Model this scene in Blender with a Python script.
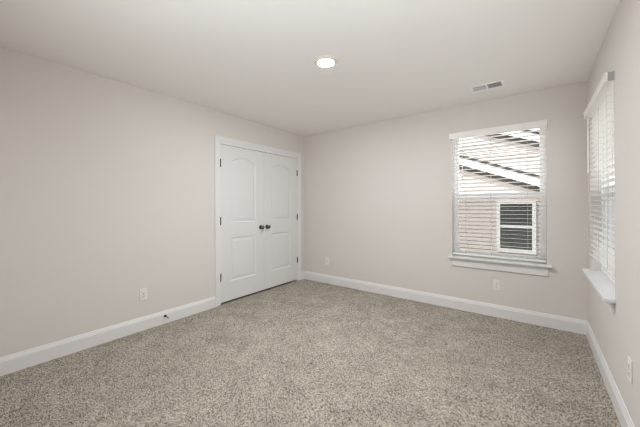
import bpy, bmesh, math, random
import numpy as np
from mathutils import Vector, Matrix

random.seed(7)
for o in list(bpy.data.objects):
    bpy.data.objects.remove(o)
scene = bpy.context.scene
COL = scene.collection

# ------------------------------------------------------------------ camera
W, D, H = 3.564, 3.90, 2.44            # room width (x), depth (towards -y), height
cam_data = bpy.data.cameras.new('camera')
cam = bpy.data.objects.new('camera', cam_data)
COL.objects.link(cam)
yaw, roll = 0.6477, 0.00336
fw = Vector((-math.sin(yaw), math.cos(yaw), 0))
rt = Vector((math.cos(yaw), math.sin(yaw), 0))
up = Vector((0, 0, 1))
r2 = rt * math.cos(roll) - up * math.sin(roll)
u2 = rt * math.sin(roll) + up * math.cos(roll)
cam.matrix_world = Matrix(((r2.x, u2.x, -fw.x, 3.1697), (r2.y, u2.y, -fw.y, -3.7401),
                           (r2.z, u2.z, -fw.z, 1.2489), (0, 0, 0, 1)))
cam_data.sensor_width = 36
cam_data.lens = 285.46 * 36 / 640
cam_data.shift_y = -(213.5 - 205.53) / 640
scene.cycles.filter_width = 1.2
cam_data.clip_start = 0.02
scene.camera = cam

# ------------------------------------------------------------------ world, sun, exposure
SKY, SUN, LAMP, FLASH = 1.7, 3.7, 640.0, 78.0
world = bpy.data.worlds.new('sky')
scene.world = world
world.use_nodes = True
bg = world.node_tree.nodes['Background']
bg.inputs['Color'].default_value = (0.92, 0.96, 1.0, 1)
bg.inputs['Strength'].default_value = SKY
sun_d = bpy.data.lights.new('sun', 'SUN')
sun_d.energy = SUN
sun_d.angle = math.radians(0.6)
sun_d.color = (1, 0.95, 0.88)
sun = bpy.data.objects.new('sun', sun_d)
COL.objects.link(sun)
sun.rotation_euler = Vector((0.42, 0.62, -0.95)).to_track_quat('-Z', 'Y').to_euler()
sun.location = (-4, -6, 12)
# the photographer's flash, bounced off the ceiling above and behind the viewpoint
fl_d = bpy.data.lights.new('bounce_flash', 'SPOT')
fl_d.energy = FLASH
fl_d.spot_size = math.radians(110)
fl_d.spot_blend = 0.8
fl_d.shadow_soft_size = 0.08
fl_d.color = (0.91, 0.948, 1.0)
flash = bpy.data.objects.new('bounce_flash', fl_d)
COL.objects.link(flash)
flash.location = (2.95, -3.80, 1.15)
flash.rotation_euler = Vector((-0.40, 0.72, 1)).to_track_quat('-Z', 'Y').to_euler()
vs = scene.view_settings
vs.view_transform = 'Standard'
vs.look = 'None'
vs.gamma = 1
vs.use_curve_mapping = False
vs.exposure = 0.66
scene.cycles.max_bounces = 12
scene.cycles.diffuse_bounces = 8
scene.cycles.transparent_max_bounces = 16


# ------------------------------------------------------------------ materials
def lin(c):
    return tuple(((v / 255) / 12.92 if v / 255 <= 0.04045 else ((v / 255 + 0.055) / 1.055) ** 2.4) for v in c)


def mat(name, rgb, rough=0.6, metal=0.0, bump=0.0, scale=200.0, spec=0.5):
    m = bpy.data.materials.new(name)
    m.use_nodes = True
    nt = m.node_tree
    b = nt.nodes['Principled BSDF']
    c = lin(rgb)
    b.inputs['Roughness'].default_value = rough
    b.inputs['Metallic'].default_value = metal
    b.inputs['Specular IOR Level'].default_value = spec
    tc = nt.nodes.new('ShaderNodeTexCoord')
    n = nt.nodes.new('ShaderNodeTexNoise')
    n.inputs['Scale'].default_value = scale
    n.inputs['Detail'].default_value = 3
    nt.links.new(tc.outputs['Object'], n.inputs['Vector'])
    mx = nt.nodes.new('ShaderNodeMix')
    mx.data_type = 'RGBA'
    mx.inputs['A'].default_value = (*[v * 0.985 for v in c], 1)
    mx.inputs['B'].default_value = (*[min(1, v * 1.015) for v in c], 1)
    nt.links.new(n.outputs['Fac'], mx.inputs['Factor'])
    nt.links.new(mx.outputs['Result'], b.inputs['Base Color'])
    if bump:
        bp = nt.nodes.new('ShaderNodeBump')
        bp.inputs['Strength'].default_value = bump
        bp.inputs['Distance'].default_value = 0.002
        nt.links.new(n.outputs['Fac'], bp.inputs['Height'])
        nt.links.new(bp.outputs['Normal'], b.inputs['Normal'])
    return m


M = {}
M['wall'] = mat('wall_paint', (222, 218, 213), 0.85, bump=0.08, scale=260, spec=0.2)
M['ceiling'] = mat('ceiling_paint', (240, 238, 235), 0.95, bump=0.1, scale=180, spec=0.1)
M['trim'] = mat('trim_paint', (232, 232, 232), 0.4, spec=0.4)
M['door'] = mat('door_paint', (228, 228, 227), 0.45, bump=0.03, scale=500, spec=0.4)
M['vinyl'] = mat('white_vinyl', (250, 250, 251), 0.4)
M['slat'] = mat('blind_slat', (244, 243, 240), 0.5)
M['cord'] = mat('blind_cord', (205, 202, 196), 0.8)
M['plate'] = mat('white_plastic', (236, 234, 231), 0.35)
M['slot'] = mat('dark_slot', (60, 56, 52), 0.6)
M['nickel'] = mat('dark_nickel', (120, 114, 106), 0.28, metal=1.0)
M['bronze'] = mat('dark_bronze', (70, 62, 55), 0.4, metal=0.8)
M['rubber'] = mat('pale_rubber', (190, 186, 178), 0.7)
M['fixture'] = mat('fixture_white', (228, 221, 211), 0.4)
M['duct'] = mat('vent_duct', (150, 146, 142), 0.8)
M['vent'] = mat('vent_enamel', (246, 245, 243), 0.4)
M['headrail'] = mat('headrail_steel', (176, 175, 173), 0.45)
M['siding'] = mat('vinyl_siding', (204, 195, 189), 0.6)
M['rake_shade'] = mat('painted_rake_shade', (74, 68, 62), 0.7)  # shadow band under the rake overhang, painted as a dark brown
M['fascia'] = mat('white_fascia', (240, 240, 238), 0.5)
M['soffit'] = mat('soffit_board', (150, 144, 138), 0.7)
M['shingle'] = mat('roof_shingle', (48, 46, 45), 0.9, bump=0.6, scale=40)
M['grass'] = mat('dry_ground', (172, 169, 164), 0.95, bump=0.5, scale=30)
M['exterior'] = mat('exterior_paint', (190, 182, 170), 0.8)
M['pane'] = mat('dark_window_pane', (62, 70, 66), 0.12)
M['interior'] = mat('closet_paint', (180, 174, 168), 0.9)


def glass_mat():
    m = bpy.data.materials.new('window_glass')
    m.use_nodes = True
    nt = m.node_tree
    nt.nodes.clear()
    out = nt.nodes.new('ShaderNodeOutputMaterial')
    mix = nt.nodes.new('ShaderNodeMixShader')
    tr = nt.nodes.new('ShaderNodeBsdfTransparent')
    tr.inputs['Color'].default_value = (0.96, 0.96, 0.96, 1)
    gl = nt.nodes.new('ShaderNodeBsdfGlossy')
    gl.inputs['Roughness'].default_value = 0.02
    mix.inputs['Fac'].default_value = 0.05
    nt.links.new(tr.outputs[0], mix.inputs[1])
    nt.links.new(gl.outputs[0], mix.inputs[2])
    nt.links.new(mix.outputs[0], out.inputs['Surface'])
    return m


def screen_mat():
    m = bpy.data.materials.new('insect_screen_mesh')
    m.use_nodes = True
    nt = m.node_tree
    nt.nodes.clear()
    out = nt.nodes.new('ShaderNodeOutputMaterial')
    mix = nt.nodes.new('ShaderNodeMixShader')
    tr = nt.nodes.new('ShaderNodeBsdfTransparent')
    df = nt.nodes.new('ShaderNodeBsdfDiffuse')
    df.inputs['Color'].default_value = (0.03, 0.03, 0.03, 1)
    mix.inputs['Fac'].default_value = 0.60
    nt.links.new(tr.outputs[0], mix.inputs[1])
    nt.links.new(df.outputs[0], mix.inputs[2])
    nt.links.new(mix.outputs[0], out.inputs['Surface'])
    return m


def emit_mat(name, col, s):
    m = bpy.data.materials.new(name)
    m.use_nodes = True
    b = m.node_tree.nodes['Principled BSDF']
    b.inputs['Base Color'].default_value = (0.9, 0.9, 0.88, 1)
    b.inputs['Emission Color'].default_value = (*col, 1)
    b.inputs['Emission Strength'].default_value = s
    return m


def carpet_mat():
    m = bpy.data.materials.new('speckled_carpet')
    m.use_nodes = True
    nt = m.node_tree
    b = nt.nodes['Principled BSDF']
    b.inputs['Roughness'].default_value = 0.95
    b.inputs['Specular IOR Level'].default_value = 0.1
    tc = nt.nodes.new('ShaderNodeTexCoord')
    vo = nt.nodes.new('ShaderNodeTexVoronoi')
    vo.inputs['Scale'].default_value = 250
    vo.inputs['Randomness'].default_value = 1.0
    nt.links.new(tc.outputs['Object'], vo.inputs['Vector'])
    sep = nt.nodes.new('ShaderNodeSeparateColor')
    nt.links.new(vo.outputs['Color'], sep.inputs[0])
    cr = nt.nodes.new('ShaderNodeValToRGB')
    e = cr.color_ramp.elements
    e[0].position = 0.0
    e[0].color = (*lin((42, 37, 31)), 1)
    e[1].position = 1.0
    e[1].color = (*lin((228, 220, 207)), 1)
    for p, c in ((0.18, (64, 57, 47)), (0.26, (148, 140, 127)), (0.7, (188, 180, 167))):
        k = e.new(p)
        k.color = (*lin(c), 1)
    nt.links.new(sep.outputs[0], cr.inputs['Fac'])
    # footprints and vacuum marks: broad, soft tone changes in the pile
    n = nt.nodes.new('ShaderNodeTexNoise')
    n.inputs['Scale'].default_value = 4.5
    n.inputs['Detail'].default_value = 6
    n.inputs['Roughness'].default_value = 0.62
    nt.links.new(tc.outputs['Object'], n.inputs['Vector'])
    mr = nt.nodes.new('ShaderNodeMapRange')
    mr.inputs['From Min'].default_value = 0.3
    mr.inputs['From Max'].default_value = 0.7
    mr.inputs['To Min'].default_value = 0.80
    mr.inputs['To Max'].default_value = 1.10
    nt.links.new(n.outputs['Fac'], mr.inputs['Value'])
    mul = nt.nodes.new('ShaderNodeMix')
    mul.data_type = 'RGBA'
    mul.blend_type = 'MULTIPLY'
    mul.inputs['Factor'].default_value = 1
    nt.links.new(cr.outputs['Color'], mul.inputs['A'])
    nt.links.new(mr.outputs['Result'], mul.inputs['B'])
    nt.links.new(mul.outputs['Result'], b.inputs['Base Color'])
    return m


M['glass'] = glass_mat()
M['screen'] = screen_mat()
M['lens'] = emit_mat('lamp_lens', (0.930, 0.955, 1.0), LAMP)
M['carpet'] = carpet_mat()


# ------------------------------------------------------------------ mesh helpers
class MB:
    def __init__(self):
        self.bm = bmesh.new()

    def box(self, x0, x1, y0, y1, z0, z1, mi=0):
        x0, x1 = sorted((x0, x1)); y0, y1 = sorted((y0, y1)); z0, z1 = sorted((z0, z1))
        v = [self.bm.verts.new(c) for c in ((x0, y0, z0), (x1, y0, z0), (x1, y1, z0), (x0, y1, z0),
                                            (x0, y0, z1), (x1, y0, z1), (x1, y1, z1), (x0, y1, z1))]
        for f in ((3, 2, 1, 0), (4, 5, 6, 7), (0, 1, 5, 4), (1, 2, 6, 5), (2, 3, 7, 6), (3, 0, 4, 7)):
            self.bm.faces.new([v[i] for i in f]).material_index = mi
        return self

    def loft(self, rings, close=False, caps=True, mi=0):
        """rings: lists of 3-D points, each ring a closed loop of the same count"""
        vr = [[self.bm.verts.new(p) for p in r] for r in rings]
        n = len(vr[0])
        pairs = list(zip(vr[:-1], vr[1:]))
        if close:
            pairs.append((vr[-1], vr[0]))
        for a, b in pairs:
            for i in range(n):
                j = (i + 1) % n
                try:
                    self.bm.faces.new((a[i], a[j], b[j], b[i])).material_index = mi
                except ValueError:
                    pass
        if caps and not close:
            self.bm.faces.new(list(reversed(vr[0]))).material_index = mi
            self.bm.faces.new(vr[-1]).material_index = mi
        return self

    def lathe(self, base, axis, prof, n=24, mi=0):
        """prof: (distance along axis, radius)"""
        a = Vector(axis).normalized()
        t = a.orthogonal().normalized()
        s = a.cross(t)
        base = Vector(base)
        rings = []
        for d, r in prof:
            r = max(r, 1e-5)
            rings.append([base + a * d + (t * math.cos(2 * math.pi * k / n) + s * math.sin(2 * math.pi * k / n)) * r for k in range(n)])
        return self.loft(rings, mi=mi)

    def tube(self, p, q, r, n=10, mi=0):
        d = Vector(q) - Vector(p)
        return self.lathe(p, d, ((0, r), (d.length, r)), n, mi)

    def build(self, name, mats, parent=None, smooth=False, bevel=0.0, seg=2):
        bmesh.ops.recalc_face_normals(self.bm, faces=self.bm.faces)
        me = bpy.data.meshes.new(name)
        self.bm.to_mesh(me)
        self.bm.free()
        for m in (mats if isinstance(mats, (list, tuple)) else [mats]):
            me.materials.append(m)
        o = bpy.data.objects.new(name, me)
        COL.objects.link(o)
        if parent is not None:
            o.parent = parent
            o.matrix_parent_inverse = parent_matrix(parent).inverted()
        if smooth:
            me.polygons.foreach_set('use_smooth', [True] * len(me.polygons))
            me.set_sharp_from_angle(angle=math.radians(40))
        if bevel:
            b = o.modifiers.new('bevel', 'BEVEL')
            b.width = bevel
            b.segments = seg
            b.limit_method = 'ANGLE'
        return o


def parent_matrix(o):
    m = Matrix.LocRotScale(o.location, o.rotation_euler, o.scale)
    if o.parent is not None:
        m = parent_matrix(o.parent) @ o.matrix_parent_inverse @ m
    return m


def empty(name, loc):
    o = bpy.data.objects.new(name, None)
    o.location = loc
    o.empty_display_size = 0.1
    COL.objects.link(o)
    return o


def tag(o, label, cat, kind=None, group=None):
    o['label'] = label
    o['category'] = cat
    if kind:
        o['kind'] = kind
    if group:
        o['group'] = group
    return o


# ------------------------------------------------------------------ the room shell
# closet opening in the left wall, window openings in the back and right walls
DY0, DY1, DZ = -1.652, -0.158, 2.052
BX0, BX1, BZ0, BZ1 = 2.355, 3.257, 0.634, 2.118
RY0, RY1, RZ0, RZ1 = -1.190, -0.190, 0.655, 2.045
TE = 0.17                                # outer wall thickness

m = MB()
m.box(-0.12, 0, -D - 0.12, DY0, 0, H).box(-0.12, 0, DY1, 0, 0, H).box(-0.12, 0, DY0, DY1, DZ, H)
tag(m.build('wall_left', M['wall']), 'warm grey painted left wall around the closet doors', 'wall', 'structure')
m = MB()
m.box(-0.9, BX0, 0, TE, -0.1, H).box(BX1, W + TE, 0, TE, -0.1, H)
m.box(BX0, BX1, 0, TE, BZ1, H).box(BX0, BX1, 0, TE, -0.1, BZ0 - 0.001)
tag(m.build('wall_back', [M['wall']]), 'warm grey painted far wall with the wide window beside the corner', 'wall', 'structure')
m = MB()
m.box(W, W + TE, -D - 0.12, RY0, -0.1, H).box(W, W + TE, RY1, 0, -0.1, H)
m.box(W, W + TE, RY0, RY1, RZ1, H).box(W, W + TE, RY0, RY1, -0.1, RZ0 - 0.001)
tag(m.build('wall_right', M['wall']), 'warm grey painted right wall seen at a steep angle', 'wall', 'structure')
m = MB()
m.box(0, W, -D - 0.12, -D, 0, H)
tag(m.build('wall_rear', M['wall']), 'warm grey painted wall behind the viewer', 'wall', 'structure')
m = MB()
m.box(-0.9, W + TE, -D - 0.12, TE, H, H + 0.15)
tag(m.build('ceiling', M['ceiling']), 'flat pale painted ceiling with lamp and vent', 'ceiling', 'structure')
m = MB()
m.box(-0.9, -0.88, -1.9, 0, 0, H).box(-0.9, -0.12, -1.92, -1.9, 0, H)
tag(m.build('wall_closet', M['interior']), 'dim inside walls of the closet behind the double doors', 'wall', 'structure')


def carpet():
    st = 0.0052
    x0, x1, y0, y1 = -0.02, W, -D, 0.0
    nx, ny = int((x1 - x0) / st), int((y1 - y0) / st)
    X, Y = np.meshgrid(np.linspace(x0, x1, nx), np.linspace(y0, y1, ny), indexing='ij')
    rng = np.random.default_rng(3)
    Z = rng.random((nx, ny)) * 0.0072 - 0.0072
    X = X + (rng.random((nx, ny)) - 0.5) * st * 0.6
    Y = Y + (rng.random((nx, ny)) - 0.5) * st * 0.6
    X = np.clip(X, x0, x1)
    Y = np.clip(Y, y0, y1)
    co = np.stack([X, Y, Z], -1).reshape(-1, 3)
    idx = np.arange(nx * ny).reshape(nx, ny)
    q = np.stack([idx[:-1, :-1], idx[1:, :-1], idx[1:, 1:], idx[:-1, 1:]], -1).reshape(-1, 4)
    me = bpy.data.meshes.new('floor')
    me.vertices.add(len(co))
    me.vertices.foreach_set('co', co.ravel())
    me.loops.add(q.size)
    me.loops.foreach_set('vertex_index', q.ravel())
    me.polygons.add(len(q))
    me.polygons.foreach_set('loop_start', np.arange(0, q.size, 4))
    me.polygons.foreach_set('loop_total', np.full(len(q), 4))
    me.polygons.foreach_set('use_smooth', np.ones(len(q), bool))
    me.update()
    me.validate()
    me.materials.append(M['carpet'])
    o = bpy.data.objects.new('floor', me)
    COL.objects.link(o)
    return o


tag(carpet(), 'wall to wall speckled beige and brown carpet', 'carpet', 'structure')
m = MB()
m.box(-0.9, W + TE, -D - 0.12, TE, -0.12, -0.010)
tag(m.build('floor_slab', M['interior']), 'floor deck under the carpet and closet', 'floor', 'structure')

# baseboards: moulded profile (distance from wall, height)
BASE = ((0, -0.008), (0.015, -0.008), (0.015, 0.098), (0.0125, 0.101), (0.0125, 0.108), (0.010, 0.114), (0.007, 0.122), (0.006, 0.129), (0.004, 0.132), (0, 0.132))


def baseboard(name, a, b, nrm, label):
    m = MB()
    rings = []
    for p in (a, b):
        rings.append([(p[0] + nrm[0] * d, p[1] + nrm[1] * d, z) for d, z in BASE])
    m.loft(rings)
    return tag(m.build(name, M['trim']), label, 'baseboard', 'structure')


baseboard('baseboard_left', (0, -D), (0, -1.712), (1, 0), 'long white moulded baseboard along the left wall up to the closet casing')
baseboard('baseboard_corner', (0, -0.098), (0, -0.015), (1, 0), 'short white baseboard stub between closet casing and room corner')
baseboard('baseboard_back', (0, 0), (W, 0), (0, -1), 'white moulded baseboard along the far wall under the wide window')
baseboard('baseboard_right', (W, -0.015), (W, -D), (-1, 0), 'white moulded baseboard along the right wall')
baseboard('baseboard_rear', (0.015, -D), (W - 0.015, -D), (0, 1), 'white moulded baseboard behind the viewer')

# ------------------------------------------------------------------ closet doors
CAS = ((0, -0.001), (0, 0.009), (0.004, 0.011), (0.018, 0.012), (0.022, 0.014), (0.040, 0.016), (0.056, 0.018), (0.060, 0.014), (0.060, -0.001))
m = MB()
y0, y1, zt = DY0, DY1, DZ + 0.012
rings = []
for k in range(4):
    ring = []
    for o_, h_ in CAS:
        ring.append(((h_, y0 - o_, -0.006), (h_, y0 - o_, zt + o_), (h_, y1 + o_, zt + o_), (h_, y1 + o_, -0.006))[k])
    rings.append(ring)
m.loft(rings)
frame = m.build('trim_1', M['trim'])
tag(frame, 'white moulded casing around the closet double doors', 'door casing', 'structure')
m = MB()
m.box(-0.118, 0.002, DY0 - 0.0005, DY0 + 0.022, -0.006, DZ).box(-0.118, 0.002, DY1 - 0.022, DY1 + 0.0005, -0.006, DZ)
m.box(-0.118, 0.002, DY0 + 0.022, DY1 - 0.022, DZ - 0.019, DZ + 0.0125)
m.build('jamb', M['trim'], frame)


def door_slab(a, b, z0, z1, pa, pb, name):
    """moulded two-panel slab facing +x: a..b along y, panels pa..pb"""
    m = MB()
    bm = m.bm
    xf, xb = -0.004, -0.039
    prof = ((0.0, 0.0), (0.004, -0.0035), (0.012, -0.009), (0.018, -0.010), (0.030, -0.008), (0.048, -0.003), (0.054, -0.0025))

    def outline(i, kind):
        ya, yb = pa + i, pb - i
        if kind == 'low':
            za, zb = 0.268 + i, 0.834 - i
            return [(ya, za), (yb, za), (yb, zb), (ya, zb)]
        za = 1.028 + i
        pts = [(ya, za), (yb, za)]
        n = 18
        half = (pb - pa) / 2
        mid = (pa + pb) / 2
        for k in range(n + 1):
            y = yb + (ya - yb) * k / n
            t = (y - mid) / half
            pts.append((y, 1.832 + 0.062 * math.cos(t * math.pi / 2) ** 0.9 - i if abs(t) < 1 else 1.832 - i))
        return pts

    outer = [bm.verts.new((xf, y, z)) for y, z in ((a, z0), (b, z0), (b, z1), (a, z1))]
    edges = [bm.edges.new((outer[k], outer[(k + 1) % 4])) for k in range(4)]
    for kind in ('low', 'top'):
        loops = [[bm.verts.new((xf + h, y, z)) for y, z in outline(i, kind)] for i, h in prof]
        n = len(loops[0])
        edges += [bm.edges.new((loops[0][k], loops[0][(k + 1) % n])) for k in range(n)]
        for p, q in zip(loops[:-1], loops[1:]):
            for k in range(n):
                j = (k + 1) % n
                bm.faces.new((p[k], p[j], q[j], q[k]))
        bm.faces.new(loops[-1])
    bmesh.ops.triangle_fill(bm, use_beauty=True, use_dissolve=False, edges=edges)
    back = [bm.verts.new((xb, v.co.y, v.co.z)) for v in outer]
    for k in range(4):
        j = (k + 1) % 4
        bm.faces.new((outer[k], outer[j], back[j], back[k]))
    bm.faces.new(back)
    return m.build(name, M['door'])


def knob(door, y, z):
    m = MB()
    m.lathe((-0.004, y, z), (1, 0, 0), ((0, 0.031), (0.004, 0.031), (0.007, 0.026), (0.008, 0.012), (0.024, 0.011), (0.030, 0.017),
                                       (0.036, 0.024), (0.044, 0.0275), (0.052, 0.026), (0.058, 0.019), (0.061, 0.009), (0.0615, 0)), 28)
    o = m.build('knob', M['nickel'], door, smooth=True)
    o['label'] = 'round dark nickel knob'


def hinge(door, y, z):
    m = MB()
    m.lathe((0.004, y, z - 0.052), (0, 0, 1), ((0, 0.003), (0.004, 0.0055), (0.007, 0.0065), (0.097, 0.0065), (0.100, 0.0055), (0.104, 0.003)), 14)
    m.box(-0.003, 0.0025, y - 0.0065, y + 0.0065, z - 0.045, z + 0.045)
    o = m.build('hinge', M['bronze'], door)
    o['label'] = 'dark metal hinge'


SL0, SLM, SL1 = -1.6265, -0.9045, -0.1835
door_z0, door_z1 = 0.022, 2.0285
d1 = door_slab(SL0, SLM - 0.0015, door_z0, door_z1, -1.474, -1.056, 'door_1')
tag(d1, 'left leaf of the white panelled closet doors, knob on its right', 'door', 'structure')
d2 = door_slab(SLM + 0.0015, SL1, door_z0, door_z1, -0.762, -0.342, 'door_2')
tag(d2, 'right leaf of the white panelled closet doors, next to the room corner', 'door', 'structure')
knob(d1, -0.967, 0.938)
knob(d2, -0.848, 0.938)
for z in (1.79, 1.058, 0.345):
    hinge(d1, SL0 - 0.002, z)
    hinge(d2, SL1 + 0.002, z)
for d, y in ((d1, -0.955), (d2, -0.85)):
    m = MB()
    m.box(-0.030, -0.006, y - 0.022, y + 0.022, door_z1 - 0.001, door_z1 + 0.0045)
    o = m.build('ball_catch', M['bronze'], d)


# ------------------------------------------------------------------ windows and blinds
class Place:
    """maps window coordinates (s along the wall, d out through the wall, z) into the room"""
    def __init__(self, kind):
        self.kind = kind

    def pt(self, s, d, z):
        return (s, d, z) if self.kind == 'back' else (W + d, s, z)

    def box(self, m, s0, s1, d0, d1, z0, z1, mi=0):
        a, b = self.pt(s0, d0, z0), self.pt(s1, d1, z1)
        return m.box(a[0], b[0], a[1], b[1], a[2], b[2], mi)


def ring_boxes(P, m, s0, s1, d0, d1, z0, z1, w, wt, wb):
    P.box(m, s0, s0 + w, d0, d1, z0, z1)
    P.box(m, s1 - w, s1, d0, d1, z0, z1)
    P.box(m, s0 + w, s1 - w, d0, d1, z1 - wt, z1)
    P.box(m, s0 + w, s1 - w, d0, d1, z0, z0 + wb)


def window(P, name, s0, s1, z0, z1, label, stool, apron_z, zm):
    m = MB()
    ring_boxes(P, m, s0, s1, 0.070, TE + 0.005, z0, z1, 0.026, 0.018, 0.026)
    f = m.build(name, M['vinyl'], bevel=0.002)
    tag(f, label, 'window', 'structure')
    i0, i1 = s0 + 0.026, s1 - 0.026
    m = MB()
    ring_boxes(P, m, i0, i1, 0.086, 0.112, z0 + 0.026, zm + 0.033, 0.030, 0.060, 0.038)
    P.box(m, (i0 + i1) / 2 - 0.03, (i0 + i1) / 2 + 0.03, 0.078, 0.090, zm + 0.020, zm + 0.034)   # sash lock
    m.build('lower_sash', M['vinyl'], f, bevel=0.003)
    m = MB()
    ring_boxes(P, m, i0, i1, 0.114, 0.140, zm - 0.03, z1 - 0.016, 0.030, 0.030, 0.045)
    m.build('upper_sash', M['vinyl'], f, bevel=0.003)
    m = MB()
    P.box(m, i0 + 0.028, i1 - 0.028, 0.098, 0.101, z0 + 0.062, zm - 0.025)
    m.build('lower_glass', M['glass'], f)
    m = MB()
    P.box(m, i0 + 0.028, i1 - 0.028, 0.126, 0.129, zm + 0.012, z1 - 0.044)
    m.build('upper_glass', M['glass'], f)
    m = MB()
    a, b, c, d = P.pt(i0, 0.158, z0 + 0.026), P.pt(i1, 0.158, z0 + 0.026), P.pt(i1, 0.158, zm), P.pt(i0, 0.158, zm)
    m.bm.faces.new([m.bm.verts.new(p) for p in (a, b, c, d)])
    o = m.build('insect_screen', M['screen'], f)
    o['label'] = 'fine dark insect screen over the lower half'
    # stool and apron
    s_a, s_b, dep = stool
    m = MB()
    out = ((s_a, -dep), (s_b, -dep), (s_b, 0), (s1, 0), (s1, 0.072), (s0, 0.072), (s0, 0), (s_a, 0))
    m.loft([[P.pt(s, d, z) for s, d in out] for z in (z0 - 0.022, z0)])
    m.build('sill', M['trim'], f, bevel=0.004, seg=3)
    m = MB()
    P.box(m, s_a + 0.03, s_b - 0.03, -0.016, 0, apron_z, z0 - 0.022)
    P.box(m, s_a + 0.03, s_b - 0.03, -0.020, 0, z0 - 0.040, z0 - 0.022)
    m.build('apron', M['trim'], f, bevel=0.004)
    return f


def blind(P, s0, s1, ztop, zbot, val, ladders, wand, label, tilt, loc):
    root = empty('window_blind', loc)
    tag(root, label, 'blind')
    va, vb, vd, vz0, vz1 = val
    # valance: moulded board with short returns to the wall
    m = MB()
    P.box(m, va, vb, -vd, -vd + 0.010, vz0, vz1)
    P.box(m, va, vb, -vd - 0.004, -vd + 0.004, vz1 - 0.016, vz1)
    P.box(m, va, vb, -vd - 0.003, -vd + 0.004, vz0, vz0 + 0.009)
    if P.kind == 'back':
        P.box(m, va, va + 0.010, -vd + 0.010, -0.002, vz0, vz1)
    P.box(m, vb - 0.010, vb, -vd + 0.010, -0.002, vz0, vz1)
    m.build('valance', M['slat'], root, bevel=0.002)
    m = MB()
    P.box(m, s0 - (0.004 if P.kind == 'right' else -0.004), s1, -vd + 0.011, 0.018, vz0 + (0.030 if P.kind == 'back' else 0.004), min(ztop, vz1 - 0.006) if P.kind == 'back' else vz1 - 0.004)
    m.build('headrail', M['slat'], root)
    m = MB()
    e = s0 - (0.004 if P.kind == 'right' else -0.004)
    P.box(m, e - 0.003, e, -vd + 0.010, -0.001, vz0 + (0.030 if P.kind == 'back' else 0.002), vz1 - 0.002)
    m.build('end_bracket', M['headrail'], root)['label'] = 'grey metal end bracket'
    # slats
    pitch = 0.0440
    n = int((ztop - 0.055 - zbot - 0.02) / pitch)
    m = MB()
    ca, sa = math.cos(tilt), math.sin(tilt)
    zs = []
    for k in range(n + 1):
        z = zbot + 0.03 + k * pitch
        if z > ztop - 0.055:
            break
        zs.append(z)
        ring0, ring1 = [], []
        sect = []
        for t in (-1, -0.5, 0, 0.5, 1):
            sect.append((t * 0.025, 0.0010 + 0.0012 * (1 - t * t)))
        for t in (1, 0.5, 0, -0.5, -1):
            sect.append((t * 0.025, -0.0010 + 0.0012 * (1 - t * t)))
        for d, h in sect:
            dd = 0.018 + d * ca + h * sa
            zz = z - d * sa + h * ca
            ring0.append(P.pt(s0, dd, zz))
            ring1.append(P.pt(s1, dd, zz))
        m.loft([ring0, ring1])
    m.build('slats', M['slat'], root)
    m = MB()
    P.box(m, s0, s1, -0.008, 0.044, zbot - 0.018, zbot)
    m.build('bottom_rail', M['slat'], root, bevel=0.004)
    for s in ladders:
        m = MB()
        for d in (-0.009, 0.045):
            m.tube(P.pt(s, d, zbot), P.pt(s, d, ztop - 0.045), 0.0011, 6)
        m.tube(P.pt(s, 0.018, zbot), P.pt(s, 0.018, ztop - 0.045), 0.0011, 6)
        for z in zs:
            m.tube(P.pt(s, -0.009, z - 0.002), P.pt(s, 0.045, z - 0.002), 0.0007, 5)
        m.build('ladder_cord', M['cord'], root)
    s, zw = wand
    m = MB()
    m.lathe(P.pt(s, -0.020, zw), (0, 0, 1), ((0, 0.002), (0.004, 0.0055), (0.03, 0.0055), (0.04, 0.004), (vz0 - zw, 0.004)), 10)
    m.tube(P.pt(s, -0.020, vz0 - 0.002), P.pt(s, -0.015, ztop - 0.03), 0.002, 8)
    m.build('tilt_wand', M['slat'], root)
    return root


PB, PR = Place('back'), Place('right')
window(PB, 'window_1', BX0, BX1, BZ0, BZ1, 'white double-hung window in the far wall facing the neighbouring house', (2.318, 3.297, 0.055), 0.517, 1.354)
window(PR, 'window_2', RY0, RY1, RZ0, RZ1, 'white double-hung window in the right wall seen edge on', (-1.225, -0.125, 0.055), 0.562, 1.345)
blind(PB, BX0 + 0.004, BX1 - 0.004, BZ1 - 0.002, 0.674, (2.332, 3.262, 0.040, 2.043, 2.115), (2.505, 2.762, 3.10), (2.474, 1.545),
      'white slatted blind hanging open over the far wall window', math.radians(4), ((BX0 + BX1) / 2, 0, 0.68))
blind(PR, RY0 + 0.004, RY1 - 0.004, RZ1 - 0.002, 0.812, (-1.195, -0.180, 0.040, 2.030, 2.090), (-1.02, -0.69, -0.36), (-0.235, 1.53),
      'white slatted blind hanging open over the right wall window', math.radians(4), (W, (RY0 + RY1) / 2, 0.79))


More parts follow.
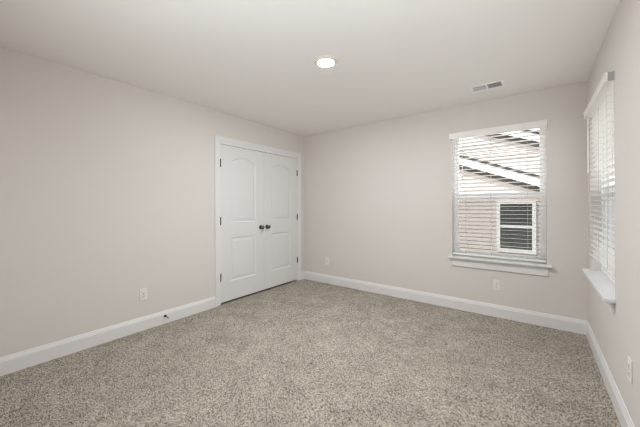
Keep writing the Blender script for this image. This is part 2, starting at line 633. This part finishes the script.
# ------------------------------------------------------------------ outlets
def outlet(name, org, nrm, label, kind='duplex'):
    """org: centre on the wall, nrm: direction into the room"""
    n = Vector(nrm)
    t = Vector((0, 0, 1)).cross(n).normalized()
    O = Vector(org)

    def bx(m, s0, s1, d0, d1, z0, z1, mi=0):
        a = O + t * s0 + n * d0
        b = O + t * s1 + n * d1
        m.box(a.x, b.x, a.y, b.y, O.z + z0, O.z + z1, mi)

    root = empty(name, O)
    tag(root, label, 'outlet')
    m = MB()
    bx(m, -0.036, 0.036, 0.0, 0.006, -0.0585, 0.0585)
    m.build('cover_plate', M['plate'], root, bevel=0.003, seg=3)
    if kind == 'duplex':
        for zc in (0.0195, -0.0195):
            m = MB()
            bx(m, -0.0165, 0.0165, 0.006, 0.0085, zc - 0.014, zc + 0.014)
            bx(m, -0.0085, -0.0055, 0.0085, 0.0088, zc - 0.003, zc + 0.007, 1)
            bx(m, 0.0050, 0.0075, 0.0085, 0.0088, zc - 0.002, zc + 0.006, 1)
            bx(m, -0.0025, 0.0025, 0.0085, 0.0088, zc - 0.0105, zc - 0.006, 1)
            m.build('receptacle', [M['plate'], M['slot']], root)
        m = MB()
        m.lathe(O + n * 0.006, n, ((0, 0.0032), (0.001, 0.003), (0.0012, 0)), 12)
        m.build('screw', M['nickel'], root)
    else:
        m = MB()
        m.lathe(O + n * 0.006, n, ((0, 0.0075), (0.002, 0.0075), (0.002, 0.0048), (0.010, 0.0048), (0.010, 0.001), (0.0102, 0)), 6 * 3)
        m.build('coaxial_jack', M['nickel'], root, smooth=True)
        for zc in (0.042, -0.042):
            m = MB()
            m.lathe(O + n * 0.006 + Vector((0, 0, zc)), n, ((0, 0.0032), (0.001, 0.003), (0.0012, 0)), 12)
            m.build('screw', M['plate'], root)
    return root


outlet('wall_outlet', (0, -2.518, 0.357), (1, 0, 0), 'white duplex outlet on the left wall near the closet')
outlet('wall_outlet', (2.818, 0, 0.353), (0, -1, 0), 'white duplex outlet on the far wall below the window')
outlet('wall_outlet', (W, -1.567, 0.382), (-1, 0, 0), 'white duplex outlet on the right wall above the baseboard')
outlet('cable_jack', (0.483, 0, 0.355), (0, -1, 0), 'pale wall jack plate with one connector near the closet corner', 'jack')['category'] = 'wall plate'

# ------------------------------------------------------------------ door stop on the left baseboard
root = empty('door_stop', (0.015, -2.312, 0.075))
tag(root, 'small dark door stop screwed to the left baseboard', 'door stop')
m = MB()
m.lathe((0.015, -2.312, 0.078), (1, 0, 0), ((0, 0.014), (0.003, 0.014), (0.008, 0.008), (0.012, 0.006)), 18)
m.build('base', M['bronze'], root, smooth=True)
m = MB()
m.lathe((0.026, -2.312, 0.078), (1, 0, -0.06), ((0, 0.0055), (0.045, 0.0050), (0.047, 0.009), (0.050, 0.0095)), 16)
m.build('rod', M['bronze'], root, smooth=True)
m = MB()
m.lathe((0.0755, -2.312, 0.075), (1, 0, -0.06), ((0, 0.0095), (0.008, 0.0095), (0.011, 0.007), (0.012, 0)), 16)
m.build('tip', M['rubber'], root, smooth=True)

# ------------------------------------------------------------------ ceiling lamp
LX, LY = 1.795, -1.835
root = empty('ceiling_light', (LX, LY, H))
tag(root, 'round white flush ceiling light, switched on', 'ceiling light')
m = MB()
m.lathe((LX, LY, H), (0, 0, -1), ((0, 0.103), (0.003, 0.103), (0.009, 0.098), (0.016, 0.087), (0.021, 0.074), (0.021, 0.066), (0.016, 0.064), (0.004, 0.063)), 48)
m.build('trim_ring', M['fixture'], root, smooth=True)
m = MB()
m.lathe((LX, LY, H - 0.006), (0, 0, -1), ((0, 0.0635), (0.009, 0.0635), (0.013, 0.060), (0.0155, 0.050), (0.0175, 0.030), (0.018, 0)), 48)
m.build('lens', M['lens'], root, smooth=True)

# ------------------------------------------------------------------ ceiling vent
VX0, VX1, VY0, VY1 = 2.632, 2.930, -0.532, -0.352
VC = (VX0 + VX1) / 2
root = empty('ceiling_vent', (VC, (VY0 + VY1) / 2, H))
tag(root, 'white rectangular ceiling air vent with two louvre banks', 'vent')
m = MB()
for a, b, c, d in ((VX0, VX1, VY0, VY0 + 0.026), (VX0, VX1, VY1 - 0.026, VY1), (VX0, VX0 + 0.026, VY0 + 0.026, VY1 - 0.026),
                   (VX1 - 0.026, VX1, VY0 + 0.026, VY1 - 0.026), (VC - 0.008, VC + 0.008, VY0 + 0.026, VY1 - 0.026)):
    m.box(a, b, c, d, H - 0.007, H)
m.build('frame', M['vent'], root, bevel=0.003)
m = MB()
m.box(VX0 + 0.02, VX1 - 0.02, VY0 + 0.02, VY1 - 0.02, H - 0.0008, H - 0.0002)
m.build('duct_opening', M['duct'], root)
for a, b, sg in ((VX0 + 0.026, VC - 0.008, 0), (VC + 0.008, VX1 - 0.026, 1)):
    m = MB()
    for k in range(9):
        y = VY0 + 0.034 + k * 0.014
        dy = 0.0042 if sg else 0.0012
        zt_, zb_ = H - 0.001, H - (0.0075 if sg else 0.0060)
        m.loft([[(x, y - dy, zb_), (x, y - dy + 0.001, zb_), (x, y + dy + 0.001, zt_), (x, y + dy, zt_)] for x in (a, b)])
    m.build('louvre_bank', M['vent'], root)

# ------------------------------------------------------------------ two specks on the carpet
def speck(x, y, r, label):
    bm = bmesh.new()
    bmesh.ops.create_icosphere(bm, subdivisions=2, radius=r)
    for v in bm.verts:
        v.co *= 0.75 + 0.5 * random.random()
        v.co.z *= 0.6
    me = bpy.data.meshes.new('lint_speck')
    bm.to_mesh(me)
    bm.free()
    me.materials.append(M['lint'])
    o = bpy.data.objects.new('lint_speck', me)
    o.location = (x, y, 0.002)
    COL.objects.link(o)
    return tag(o, label, 'speck')


M['lint'] = mat('dark_lint', (58, 52, 46), 0.9)
speck(1.752, -1.987, 0.0085, 'larger dark speck on the carpet, left of the other speck')
speck(2.253, -1.799, 0.006, 'smaller dark speck on the carpet, right of the other speck')

# ------------------------------------------------------------------ outside: ground, own eaves, the house next door
GZ = -3.0
m = MB()
m.box(-40, 40, -40, 60, GZ - 0.1, GZ)
tag(m.build('ground', M['grass']), 'pale dry ground between the two houses', 'ground', 'structure')
m = MB()
m.box(-3, W + 0.5, -D - 2, 0.52, H + 0.15, H + 0.35)
tag(m.build('roof', M['shingle']), 'eaves of this house above the windows', 'roof', 'structure')

house = empty('neighbouring_house', (1.5, 4.5, GZ))
tag(house, 'pale siding house with sloping gable roofs outside the far window', 'house')


def gable(y, xr, zr, slope, x_l, x_r, dep, over, win=None):
    """siding wall with a rake falling to the right from the ridge (xr, zr)"""
    def zroof(x):
        return zr - slope * abs(x - xr)
    # siding: each course leans out at its bottom edge
    m = MB()
    c = 0.0985
    ztop = zr - 0.01
    k = 0
    z = GZ
    while z < ztop:
        z2 = min(z + c, ztop)
        spans = [(x_l, x_r)]
        # clip the course under the rake (mid height of the course)
        zz = z2
        half = (zr - zz) / slope
        xa, xb = max(x_l, xr - half), min(x_r, xr + half)
        if xb > xa:
            m.loft([[(xa, y - 0.027, z), (xb, y - 0.027, z), (xb, y - 0.001, z2), (xa, y - 0.001, z2)],
                    [(xa, y + 0.05, z), (xb, y + 0.05, z), (xb, y + 0.05, z2), (xa, y + 0.05, z2)]])
        z = z2
    # solid wall behind the courses reaching the roof line
    pts = [(x_l, GZ), (x_r, GZ), (x_r, zroof(x_r)), (xr, zr), (x_l, zroof(x_l))]
    m.loft([[(x, y, z) for x, z in pts], [(x, y + dep, z) for x, z in pts]])
    m.build('siding_wall', M['siding'], house)
    th = 0.06
    for sgn, xe in ((1, x_r + over), (-1, x_l - over)):
        ze = zr - slope * abs(xe - xr)
        m = MB()
        prof = [(xr, zr + 0.19), (xe, ze + 0.19), (xe, ze + 0.19 + th), (xr, zr + 0.19 + th)]
        m.loft([[(x, y - over - 0.03, z) for x, z in prof], [(x, y + dep + 0.3, z) for x, z in prof]])
        m.build('roof_plane', M['shingle'], house)
        m = MB()
        prof = [(xr, zr), (xe, ze), (xe, ze + 0.19), (xr, zr + 0.19)]
        m.loft([[(x, y - over, z) for x, z in prof], [(x, y - over + 0.025, z) for x, z in prof]])
        m.build('rake_fascia', M['fascia'], house)
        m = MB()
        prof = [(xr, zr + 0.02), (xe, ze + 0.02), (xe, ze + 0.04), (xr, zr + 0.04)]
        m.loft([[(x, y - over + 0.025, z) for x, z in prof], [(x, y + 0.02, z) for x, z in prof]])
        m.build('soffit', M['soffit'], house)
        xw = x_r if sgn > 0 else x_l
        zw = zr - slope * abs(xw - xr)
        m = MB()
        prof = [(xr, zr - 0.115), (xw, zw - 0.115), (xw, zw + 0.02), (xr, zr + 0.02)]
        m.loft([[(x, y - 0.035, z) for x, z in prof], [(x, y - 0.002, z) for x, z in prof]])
        m.build('rake_shade_strip', M['rake_shade'], house)  # dark strip added where the overhang's shadow falls on the siding


NY = 4.5
gable(NY, 0.3, 2.81, 0.395, -3.6, 6.2, 6.0, 0.22)
gable(NY + 1.2, 0.3, 4.04, 0.40, -4.6, 7.4, 8.0, 0.22)
# its window
nx0, nx1, nz0, nz1 = 2.400, 3.172, 0.115, 1.345
m = MB()
for a, b, c, d in ((nx0, nx0 + 0.075, nz0, nz1), (nx1 - 0.075, nx1, nz0, nz1), (nx0 + 0.075, nx1 - 0.075, nz1 - 0.075, nz1), (nx0 + 0.075, nx1 - 0.075, nz0, nz0 + 0.085)):
    m.box(a, b, NY - 0.085, NY + 0.01, c, d)
nf = m.build('window', M['fascia'], house)
m = MB()
m.box(nx0 + 0.075, nx1 - 0.075, NY - 0.060, NY - 0.002, 0.700, 0.765)
m.build('meeting_rail', M['fascia'], nf)
m = MB()
m.box(nx0 + 0.075, nx1 - 0.075, NY - 0.040, NY - 0.036, nz0 + 0.085, nz1 - 0.075)
m.build('pane', M['pane'], nf)
